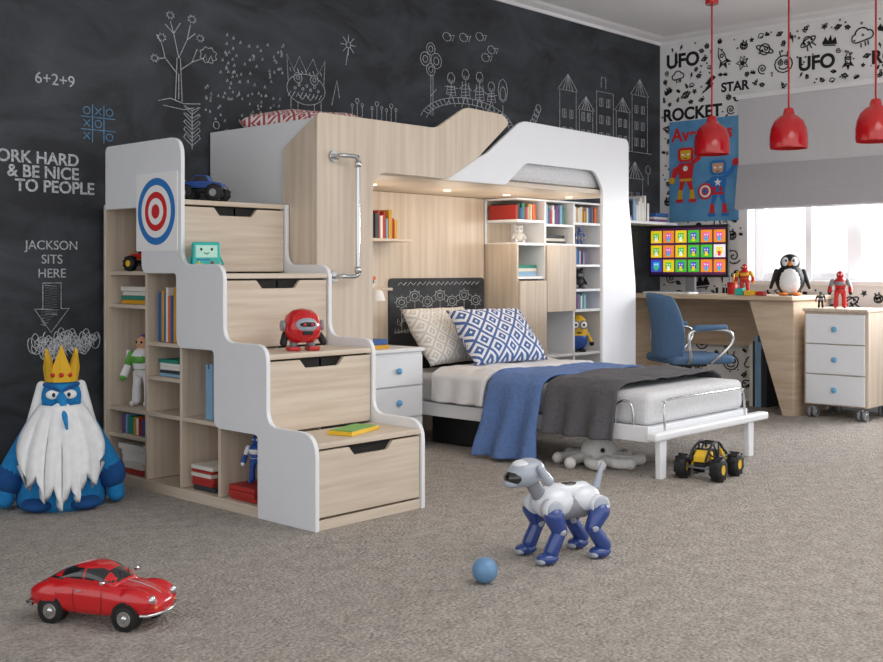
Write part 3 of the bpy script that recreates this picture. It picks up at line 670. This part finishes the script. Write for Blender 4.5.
bookstack('books',2.75,2.95,3.62,3.82,.042,3,.018,.022,cols=[0,0,2])
bookstack('books',2.75,2.95,3.92,4.10,.042,6,.014,.024,cols=[5,0,2,9,7])
bookrow('books',2.76,2.92,3.875,3.99,.356,.2,.25,'y',cols=[1,1,8,5])
bookstack('books',2.76,2.95,4.17,4.36,.52,5,.012,.02)
bookrow('books',2.76,2.92,4.155,4.36,.676,.2,.26,'y',cols=[3,4,1,7,9])
bookstack('books',2.76,2.95,4.46,4.70,.84,4,.015,.022,cols=[3,2,9,4])
bookrow('books',2.76,2.92,4.45,4.68,.231,.07,.09,'y')
bookstack('books',2.76,2.95,4.46,4.70,.042,5,.02,.03,cols=[2,9,0,3])
# yellow goggle toy
root('goggle_toy',(6.26,4.56,.43),-.7,.28)
limb('body',(0,0,.3),(0,0,.66),.26,.26,YEL,24,8); limb('overalls',(0,0,.29),(0,0,.33),.27,.272,BLUEP,24,8)
for s in(-1,1):
    k=1 if s<0 else 2
    cyl('goggle_%d'%k,(s*.11,-.22,.68),(s*.11,-.31,.68),.11,GREYP); sph('eye_%d'%k,(s*.11,-.30,.68),(.085,.03,.085),PAPER); sph('pupil_%d'%k,(s*.10,-.33,.68),(.03,.012,.03),BLK)
    limb('arm_%d'%k,(s*.26,0,.45),(s*.36,-.05,.25),.05,.045,YEL); sph('glove_%d'%k,(s*.37,-.06,.2),.06,BLK); box('shoe_%d'%k,(s*.11-.08,s*.11+.08,-.2,.06,-.0,.07),BLK,.02)
cyl('strap',(0,0,.66),(0,0,.71),.265,BLK); sph('mouth',(0,-.255,.48),(.07,.02,.02),BLK)

# ---------------------------------------------------------------- office chair
root('office_chair',(6.40,3.76,0),math.radians(-122),.90)
for k in range(5):
    a=k*2*pi/5+.3; e=(.27*math.cos(a),.27*math.sin(a))
    limb('base_arm_%d'%(k+1),(0,0,.10),(e[0],e[1],.075),.026,.018,CHROME); cyl('caster_%d'%(k+1),(e[0]-.022*math.sin(a),e[1]+.022*math.cos(a),.03),(e[0]+.022*math.sin(a),e[1]-.022*math.cos(a),.03),.029,BLK)
cyl('gas_lift',(0,0,.1),(0,0,.42),.025,CHROME); box('tilt_plate',(-.1,.1,-.1,.1,.41,.435),BLK,.005)
box('seat',(-.24,.24,-.23,.25,.436,.50),CHAIRB,.03,seg=4)
bm=bmesh.new(); G=[]
for i in range(13):
    a=-1+i/6; rw=[]
    for j in range(13):
        b=j/12; w=.245*(1-.28*b**4)*(1-.1*(1-b)**3); rw.append(bm.verts.new((w*a,-.25+.10*a*a-.06*b+.03*math.sin(b*pi),.47+.48*b-.03*a*a*b)))
    G.append(rw)
for i in range(12):
    for j in range(12): bm.faces.new((G[i][j],G[i+1][j],G[i+1][j+1],G[i][j+1]))
mk('backrest',bm,CHAIRB,smooth=True,solid=.035,sub=1)
for s in(-1,1):
    tube('armrest_%d'%(1 if s<0 else 2),smoothpts([(s*.235,-.12,.45),(s*.29,-.13,.50),(s*.30,-.15,.62),(s*.30,-.12,.68),(s*.30,.05,.69),(s*.30,.17,.67),(s*.30,.19,.60),(s*.285,.10,.50),(s*.235,.06,.45)],4),.012,CHROME)
    limb('arm_pad_%d'%(1 if s<0 else 2),(s*.30,-.10,.70),(s*.30,.13,.705),.022,.02,CHAIRB)

# ---------------------------------------------------------------- toys on stairs
def truck(name,loc,rz,s,body,accent,buggy=False):
    root(name,loc,rz,s)   # length 1 along x
    for i,(x,y) in enumerate(((-.33,-.3),(-.33,.3),(.33,-.3),(.33,.3))):
        sg=1 if y>0 else -1
        lathe('tire_%d'%(i+1),[(.08,-.09),(.15,-.09),(.185,-.06),(.19,0),(.185,.06),(.15,.09),(.08,.09)],Matrix.Translation((x,y,.19))@R(90,'X'),BLK,20)
        cyl('rim_%d'%(i+1),(x,y-sg*.06,.19),(x,y+sg*.085,.19),.085,accent)
        for q in range(10):
            box('lug_%d_%d'%(i+1,q+1),(x-.02,x+.02,y-.08,y+.08,.19+.178,.19+.196),BLK,.003).matrix_local=Matrix.Translation((x,0,.19))@R(q*36,'Y')@Matrix.Translation((-x,0,-.19))
    for x in(-.33,.33): cyl('axle_%d'%(1 if x<0 else 2),(x,-.28,.19),(x,.28,.19),.025,GREYP)
    box('chassis',(-.38,.38,-.1,.1,.2,.27),BLK,.02)
    for i,(x,y) in enumerate(((-.25,-.17),(-.25,.17),(.25,-.17),(.25,.17))): limb('shock_%d'%(i+1),(x,y,.22),(x*.75,y*.7,.42),.025,.025,accent)
    if buggy:
        for sg in(-1,1):
            k=1 if sg<0 else 2
            tube('roll_cage_%d'%k,smoothpts([(-.42,sg*.12,.30),(-.34,sg*.14,.44),(-.12,sg*.12,.56),(.10,sg*.12,.55),(.24,sg*.14,.42),(.45,sg*.10,.34),(.48,sg*.08,.26)],4),.02,BLK)
            tube('side_bar_%d'%k,[(-.36,sg*.15,.30),(.0,sg*.17,.32),(.40,sg*.13,.30)],.02,BLK)
            tube('brace_%d'%k,[[(-.12,sg*.12,.56),(-.02,sg*.17,.32)],[(.10,sg*.12,.55),(-.02,sg*.17,.32)],[(-.34,sg*.14,.44),(-.12,sg*.16,.31)]],.014,BLK)
        box('cockpit',(-.14,.14,-.10,.10,.28,.44),body,.03); prism('hood',rp([(.14,.28),(.14,.42,.03),(.42,.34,.03),(.42,.28)]),'y',-.09,.09,YEL,.01); prism('tail_box',rp([(-.38,.28),(-.38,.38,.03),(-.16,.46,.04),(-.16,.28)]),'y',-.10,.10,YEL,.01)
        for k,x in enumerate((-.10,.08)): cyl('cross_bar_%d'%(k+1),(x,-.12,.555),(x,.12,.555),.018,BLK)
        return
    prism('body_shell',rp([(-.46,.30,.03),(-.46,.42,.04),(-.22,.44,.03),(-.14,.58,.05),(.12,.58,.05),(.20,.45,.03),(.47,.40,.05),(.47,.30,.03)]),'y',-.17,.17,body,.02)
    prism('window_band',rp([(-.19,.45),(-.125,.56),(.105,.56),(.165,.45)]),'y',-.173,.173,GLASS,0)
    box('windshield',(.12,.19,-.13,.13,.46,.475),GLASS,.0,rot=None); box('bumper',(.47,.51,-.15,.15,.28,.33),GREYP,.01); box('spoiler',(-.5,-.42,-.18,.18,.47,.49),accent,.005)
truck('toy_monster_truck',(2.93,4.24,1.311),-.9,.21,BLUEP,GREYP)
truck('toy_rc_truck',(4.765,2.685,.001),.10,.30,DARK,YEL,True)
truck('toy_car',(2.86,4.58,.995),-1.3,.19,REDD,YEL)
root('console_toy',(2.80,4.03,.986),-.52,.80)
box('case',(-.075,.075,-.045,.045,.02,.17),TEAL,.012,seg=3); box('screen',(-.058,.058,-.0475,-.0445,.085,.152),MINT,.004)
for s in(-1,1):
    k=1 if s<0 else 2
    sph('eye_%d'%k,(s*.028,-.049,.13),(.006,.003,.008),BLK); limb('arm_%d'%k,(s*.076,0,.09),(s*.092,-.01,.05),.006,.006,TEAL); limb('leg_%d'%k,(s*.035,0,.02),(s*.035,-.005,.006),.008,.006,TEAL)
tube('mouth',[(-.014,-.049,.112),(0,-.049,.104),(.014,-.049,.112)],.002,BLK)
box('dpad',(-.055,-.025,-.048,-.044,.046,.054),YEL,.001); box('dpad_v',(-.044,-.036,-.0485,-.044,.035,.065),YEL,.001); sph('button_1',(.03,-.046,.058),.008,REDD); sph('button_2',(.05,-.046,.040),.007,GRN); box('slot',(-.055,.02,-.0465,-.044,.07,.076),BLUEP,.001)
# red robot
root('toy_robot',(2.985,3.60,.661),-.38,.175)
lathe('helmet',[(0,.18),(.3,.2),(.44,.34),(.47,.58),(.40,.84),(.24,.97),(0,1.02)],(0,0,0),RED,32)
sph('face_plate',(0,-.32,.62),(.28,.20,.20),LGREY); sph('visor',(0,-.46,.64),(.20,.08,.07),BLK); sph('eye_1',(-.09,-.52,.64),(.04,.03,.04),RED); sph('eye_2',(.09,-.52,.64),(.04,.03,.04),RED); box('grille',(-.12,.12,-.50,-.42,.40,.48),BLK,.01)
for s in(-1,1):
    k=1 if s<0 else 2
    cyl('ear_%d'%k,(s*.42,0,.6),(s*.52,0,.6),.13,GREYP); limb('arm_%d'%k,(s*.42,0,.40),(s*.50,-.12,.20),.08,.09,BLK); limb('leg_%d'%k,(s*.2,0,.22),(s*.22,-.02,.12),.11,.09,GREYP); box('foot_%d'%k,(s*.24-.14,s*.24+.14,-.26,.14,0,.1),REDD,.03)
root('book'); boxes('book_cover',[((2.93,3.16,3.285,3.40,.336,.352),0,R(18,'Z')),((2.94,3.15,3.29,3.395,.3525,.3545),1,R(18,'Z'))],[YEL,GRN],.001)

# ---------------------------------------------------------------- plush king
root('plush_king',(2.30,4.36,0),-.49)
lathe('robe',[(0,.0),(.175,.0),(.185,.03),(.175,.12),(.145,.25),(.11,.36),(.075,.43),(0,.45)],(0,.04,0),IKB,32)
sph('head',(0,.0,.462),(.088,.075,.088),IKB)
for s in(-1,1):
    k=1 if s<0 else 2
    limb('sleeve_%d'%k,(s*.10,.0,.35),(s*.195,-.01,.15),.042,.058,IKB); limb('cuff_%d'%k,(s*.198,-.01,.145),(s*.202,-.01,.125),.061,.061,IKD)
    limb('hand_%d'%k,(s*.215,-.01,.09),(s*.222,-.015,.045),.034,.038,IKB)
    sph('eye_%d'%k,(s*.034,-.074,.480),(.028,.014,.020),IKW); sph('pupil_%d'%k,(s*.030,-.088,.480),(.007,.004,.009),BLK)
    limb('brow_%d'%k,(s*.012,-.083,.498),(s*.066,-.066,.522),.006,.008,IKD)
    sph('foot_%d'%k,(s*.09,-.09,.03),(.07,.08,.03),IKD)
limb('nose',(0,-.075,.468),(.022,-.180,.350),.022,.005,IKB)
bm=bmesh.new(); nx,nz=40,18; G=[]
for i in range(nx+1):
    u=-1+2*i/nx; row=[]
    zig=abs(((i*5/nx)%1)-.5)*2
    zbot=.022+.13*abs(u)**1.6+.10*zig*(1-.2*abs(u))
    for j in range(nz+1):
        v=j/nz; z_=.435-(.435-zbot)*v; w=.078+.088*math.sin(min(v*1.15,1)*pi*.5)
        x=u*w*(1 if v<.75 else 1-.1*(v-.75))
        y=-.055-(.055+.05*v)*(max(0,1-u*u))**.7-.05*v+.006*math.sin(u*30)*v
        row.append(bm.verts.new((x,y-.01,z_)))
    G.append(row)
for i in range(nx):
    for j in range(nz): bm.faces.new((G[i][j],G[i+1][j],G[i+1][j+1],G[i][j+1]))
mk('beard',bm,IKW,smooth=True,solid=.024)
for s in(-1,1):
    k=1 if s<0 else 2
    limb('hair_%d'%k,(s*.078,.0,.51),(s*.125,-.03,.30),.022,.03,IKW); limb('moustache_%d'%k,(s*.01,-.10,.428),(s*.075,-.085,.40),.020,.010,IKW)
    lathe('beard_tip_%d'%k,[(.035,0),(.02,.07),(0,.13)],Matrix.Translation((s*.14,-.09,.20))@R(180+s*10,'Y'),IKW,10)
sph('mouth',(0,-.125,.408),(.032,.012,.012),BLK)
bm=bmesh.new(); n=12; lo=[];hi=[]
for i in range(n):
    a=i*2*pi/n-pi/2
    h=.665
    if i==0: h=.69
    if i%2==0 and i%4: h=.645
    if i%2: h=.588
    lo.append(bm.verts.new((.060*math.cos(a),.058*math.sin(a)-.005,.530))); hi.append(bm.verts.new((.068*math.cos(a),.066*math.sin(a)-.005,h)))
for i in range(n): j=(i+1)%n; bm.faces.new((lo[i],lo[j],hi[j],hi[i]))
mk('crown',bm,GOLD,solid=.012)
for k in range(3): sph('jewel_%d'%(k+1),(.034*(k-1),-.072+.012*abs(k-1),.56),.010,REDD)

# ---------------------------------------------------------------- toy car (classic coupe)
root('toy_classic_car',(1.635,2.86,0),math.radians(-65),.42)
def secloft(name,st,mats,nseg=28,p=2.6,matf=None):
    bm=bmesh.new(); R_=[]
    for (x,w,zb,zt,pp) in st:
        ring=[]; zc=(zb+zt)/2; hz=(zt-zb)/2
        for i in range(nseg):
            a=2*pi*i/nseg; c,s=math.cos(a),math.sin(a)
            ring.append(bm.verts.new((x,w*math.copysign(abs(c)**(2/pp),c),zc+hz*math.copysign(abs(s)**(2/pp),s))))
        R_.append(ring)
    for a,b in zip(R_,R_[1:]):
        for i in range(nseg):
            j=(i+1)%nseg; f=bm.faces.new((a[i],a[j],b[j],b[i])); f.smooth=True
            if matf: f.material_index=matf(f.calc_center_median())
    bm.faces.new(R_[0]); bm.faces.new(R_[-1])
    return mk(name,bm,mats)
secloft('body',[(-.50,.08,.12,.17,2),(-.49,.13,.10,.20,2.3),(-.45,.165,.080,.240,2.6),(-.38,.187,.065,.270,3),(-.25,.197,.060,.295,3),(-.1,.197,.055,.298,3.2),(.1,.195,.055,.292,3.2),(.22,.194,.06,.282,3),(.34,.190,.065,.265,2.9),(.42,.177,.07,.240,2.6),(.47,.15,.085,.215,2.4),(.495,.11,.10,.185,2.2),(.505,.06,.12,.165,2)],[RED],nseg=48)
def gm(c):
    if .305<c.z<.372 and abs(c.y)>.07 and not(-.045<c.x<-.03): return 1 if -.22<c.x<.115 else 0
    if .295<c.z<.370 and c.x>.10: return 1
    if .29<c.z<.365 and c.x<-.2: return 1
    return 0
st=[]
for k in range(41):
    x=-.38+.58*k/40
    if x<-.05: t=(x+.38)/.33; zt=.275+.12*math.sin(t*pi/2)
    else: t=(x+.05)/.25; zt=.395-.110*t**2.1
    w=.155-.03*abs((x+.05)/.3)**2
    st.append((x,w,.22,zt,2.5))
secloft('cabin',st,[RED,GLASS],nseg=96,matf=gm)
for i,(x,y) in enumerate(((-.28,-.165),(-.28,.165),(.30,-.165),(.30,.165))):
    sg=1 if y>0 else -1
    lathe('tire_%d'%(i+1),[(.05,-.03),(.072,-.032),(.082,-.02),(.084,0),(.082,.02),(.072,.032),(.05,.03)],Matrix.Translation((x,y+sg*.004,.084))@R(90,'X'),BLK,28)
    cyl('arch_%d'%(i+1),(x,y-sg*.05,.095),(x,y+sg*.0325,.095),.098,DARK,seg=32)
    cyl('rim_%d'%(i+1),(x,y,.084),(x,y+sg*.037,.084),.050,CHROME); sph('hub_%d'%(i+1),(x,y+sg*.037,.084),(.025,.012,.025),CHROME)
for s in(-1,1):
    k=1 if s<0 else 2
    sph('fender_front_%d'%k,(.33,s*.13,.185),(.16,.068,.088),RED); sph('fender_rear_%d'%k,(-.30,s*.145,.18),(.17,.058,.09),RED)
    sph('headlight_%d'%k,(.470,s*.128,.205),(.022,.032,.032),CHROME); sph('indicator_%d'%k,(.488,s*.110,.155),(.012,.016,.010),ORG)
    box('mirror_%d'%k,(.12,.15,s*.2-.012,s*.2+.012,.295,.318),CHROME,.006); box('door_handle_%d'%k,(-.07,-.03,s*.198-.003,s*.198+.003,.235,.243),CHROME,.002)
    tube('door_seam_%d'%k,[(.12,s*.1955,.27),(.125,s*.1965,.2),(.12,s*.194,.09),(-.08,s*.197,.08),(-.10,s*.1985,.2),(-.09,s*.196,.27)],.0015,DARK)
    limb('wiper_%d'%k,(.185,s*.05-.02,.292),(.14,s*.05+.05,.337),.003,.003,BLK)
tube('bumper_front',smoothpts([(.42,-.192,.115),(.47,-.17,.115),(.508,-.08,.115),(.514,0,.115),(.508,.08,.115),(.47,.17,.115),(.42,.192,.115)],4),.011,CHROME)
tube('bumper_rear',smoothpts([(-.42,-.19,.12),(-.48,-.17,.12),(-.508,-.08,.12),(-.512,0,.12),(-.508,.08,.12),(-.48,.17,.12),(-.42,.19,.12)],4),.011,CHROME)
tube('hood_strip',[(.46,0,.222),(.4,0,.250),(.3,0,.274),(.2,0,.287)],.003,CHROME)

root('toy_ball',(2.656,2.295,.0415)); sph('ball_shell',(0,0,0),.0415,BALLM,seg=40)
# ---------------------------------------------------------------- robot dog
root('robot_dog',(3.10,2.31,0),math.radians(158),1.04)   # faces +x local
sph('torso_front',(.045,0,.185),(.075,.062,.058),DOGW); sph('torso_rear',(-.065,0,.188),(.07,.058,.052),DOGW); limb('torso_core',(.045,0,.170),(-.07,0,.173),.050,.048,GREYP)
limb('torso_back',(.04,0,.212),(-.07,0,.215),.036,.032,DOGW)
sph('back_panel',(-.01,0,.236),(.05,.022,.014),GLASS)
for i,(x,y) in enumerate(((.085,-.060),(.085,.060),(-.095,-.057),(-.095,.057))):
    sg=1 if y>0 else -1; k=i+1; fr_=x>0
    cyl('shoulder_%d'%k,(x,y-sg*.02,.175),(x,y+sg*.022,.175),.034,DOGW); sph('shoulder_cap_%d'%k,(x,y+sg*.022,.175),(.03,.010,.03),LGREY)
    kn=(x+(-.022 if fr_ else .030),y+sg*.012,.105)
    limb('upper_leg_%d'%k,(x,y+sg*.012,.155),kn,.034,.026,DBL)
    an=(x+(.010 if fr_ else -.014),y+sg*.012,.040)
    limb('lower_leg_%d'%k,kn,an,.024,.026,DBL); sph('joint_%d'%k,kn,(.02,.029,.02),LGREY)
    sph('paw_%d'%k,(an[0]+.014,an[1],.020),(.040,.029,.020),DBL); sph('toe_%d'%k,(an[0]+.040,an[1],.014),(.016,.024,.013),LGREY)
limb('neck',(.10,0,.215),(.130,0,.265),.026,.024,GREYP)
sph('head',(.150,0,.292),(.070,.050,.046),LGREY,R(12,'Y')); sph('visor',(.190,0,.282),(.040,.041,.026),GLASS,R(12,'Y')); sph('muzzle',(.205,0,.262),(.028,.028,.018),LGREY); sph('brow',(.155,0,.318),(.045,.036,.018),DOGW)
for s in(-1,1): limb('ear_%d'%(1 if s<0 else 2),(.125,s*.050,.312),(.098,s*.060,.270),.012,.018,LGREY)
limb('tail',(-.125,0,.225),(-.150,0,.300),.013,.007,LGREY)
# stuffed octopus under bed
root('plush_octopus',(4.66,3.22,0))
sph('head',(.02,.05,.075),(.10,.09,.075),PLUSHG)
for k in range(8):
    a=k*2*pi/8+.2
    tube('tentacle_%d'%(k+1),smoothpts([(.02+.05*math.cos(a),.05+.05*math.sin(a),.04),(.02+.12*math.cos(a),.05+.12*math.sin(a),.035),(.02+.17*math.cos(a+.2),.05+.17*math.sin(a+.2),.03),(.02+.21*math.cos(a+.45),.05+.21*math.sin(a+.45),.03)],4),.027,PLUSHG)
    sph('tip_%d'%(k+1),(.02+.21*math.cos(a+.45),.05+.21*math.sin(a+.45),.03),.03,PLUSHG)
for s in(-1,1): sph('eye_%d'%(1 if s<0 else 2),(-.06,.0+s*.03,.09),.012,BLK)
# desk clutter
root('pencil_cup',(7.35,3.95,.821)); lathe('cup',[(0,0),(.035,0),(.038,.09),(.034,.09),(.032,.01),(0,.01)],(0,0,0),REDD)
for k in range(5): a=k*1.3; limb('pencil_%d'%(k+1),(.012*math.cos(a),.012*math.sin(a),.012),(.028*math.cos(a),.028*math.sin(a),.15),.004,.004,[YEL,GRN,BLUEP,ORG,PURP][k])
root('toy_block_set',(7.12,3.66,.821)); boxes('blocks',[((0,.05,0,.08,0,.035),0),((0,.05,.09,.15,0,.05),1),((.0,.05,-.07,-.01,0,.03),2)],[YEL,TEAL,REDD],.003)

# ---------------------------------------------------------------- light, world, camera
noroot()
w=D.worlds.new('sky'); sc.world=w; w.use_nodes=True; nt=w.node_tree; bg=nt.nodes['Background']; bg.inputs[0].default_value=(.98,.985,1,1); bg.inputs[1].default_value=1.28
def area(name,loc,tgt,size,power,col=(1,1,1)):
    l=D.lights.new(name,'AREA'); l.energy=power; l.size=size; l.color=col; o=D.objects.new(name,l); C.collection.objects.link(o); o.location=loc
    o.rotation_euler=(Vector(tgt)-Vector(loc)).to_track_quat('-Z','Y').to_euler(); return o
area('added_soft_fill',(3.6,1.4,2.84),(3.6,1.8,0),3.2,85,(1,.955,.90))  # added soft fill below the ceiling, not a room fixture
area('window_daylight',(8.3,2.2,1.9),(4,2.6,.6),1.6,260,(.98,.985,1))
for k,(x,y) in enumerate(((4.15,4.35),(4.75,4.35),(5.3,4.35),(5.75,4.25))):
    l=D.lights.new('downlight','POINT'); l.energy=2.0; l.color=(1,.86,.68); l.shadow_soft_size=.12; o=D.objects.new('downlight',l); C.collection.objects.link(o); o.location=(x,y,1.28)
cam=D.cameras.new('camera'); co=D.objects.new('camera',cam); C.collection.objects.link(co); co.location=(0,0,1)
co.rotation_euler=(pi/2,0,-math.atan2(.730,.683)); cam.sensor_width=36; cam.lens=1098/883*36; cam.shift_y=-61/883; cam.clip_start=.05
sc.camera=co
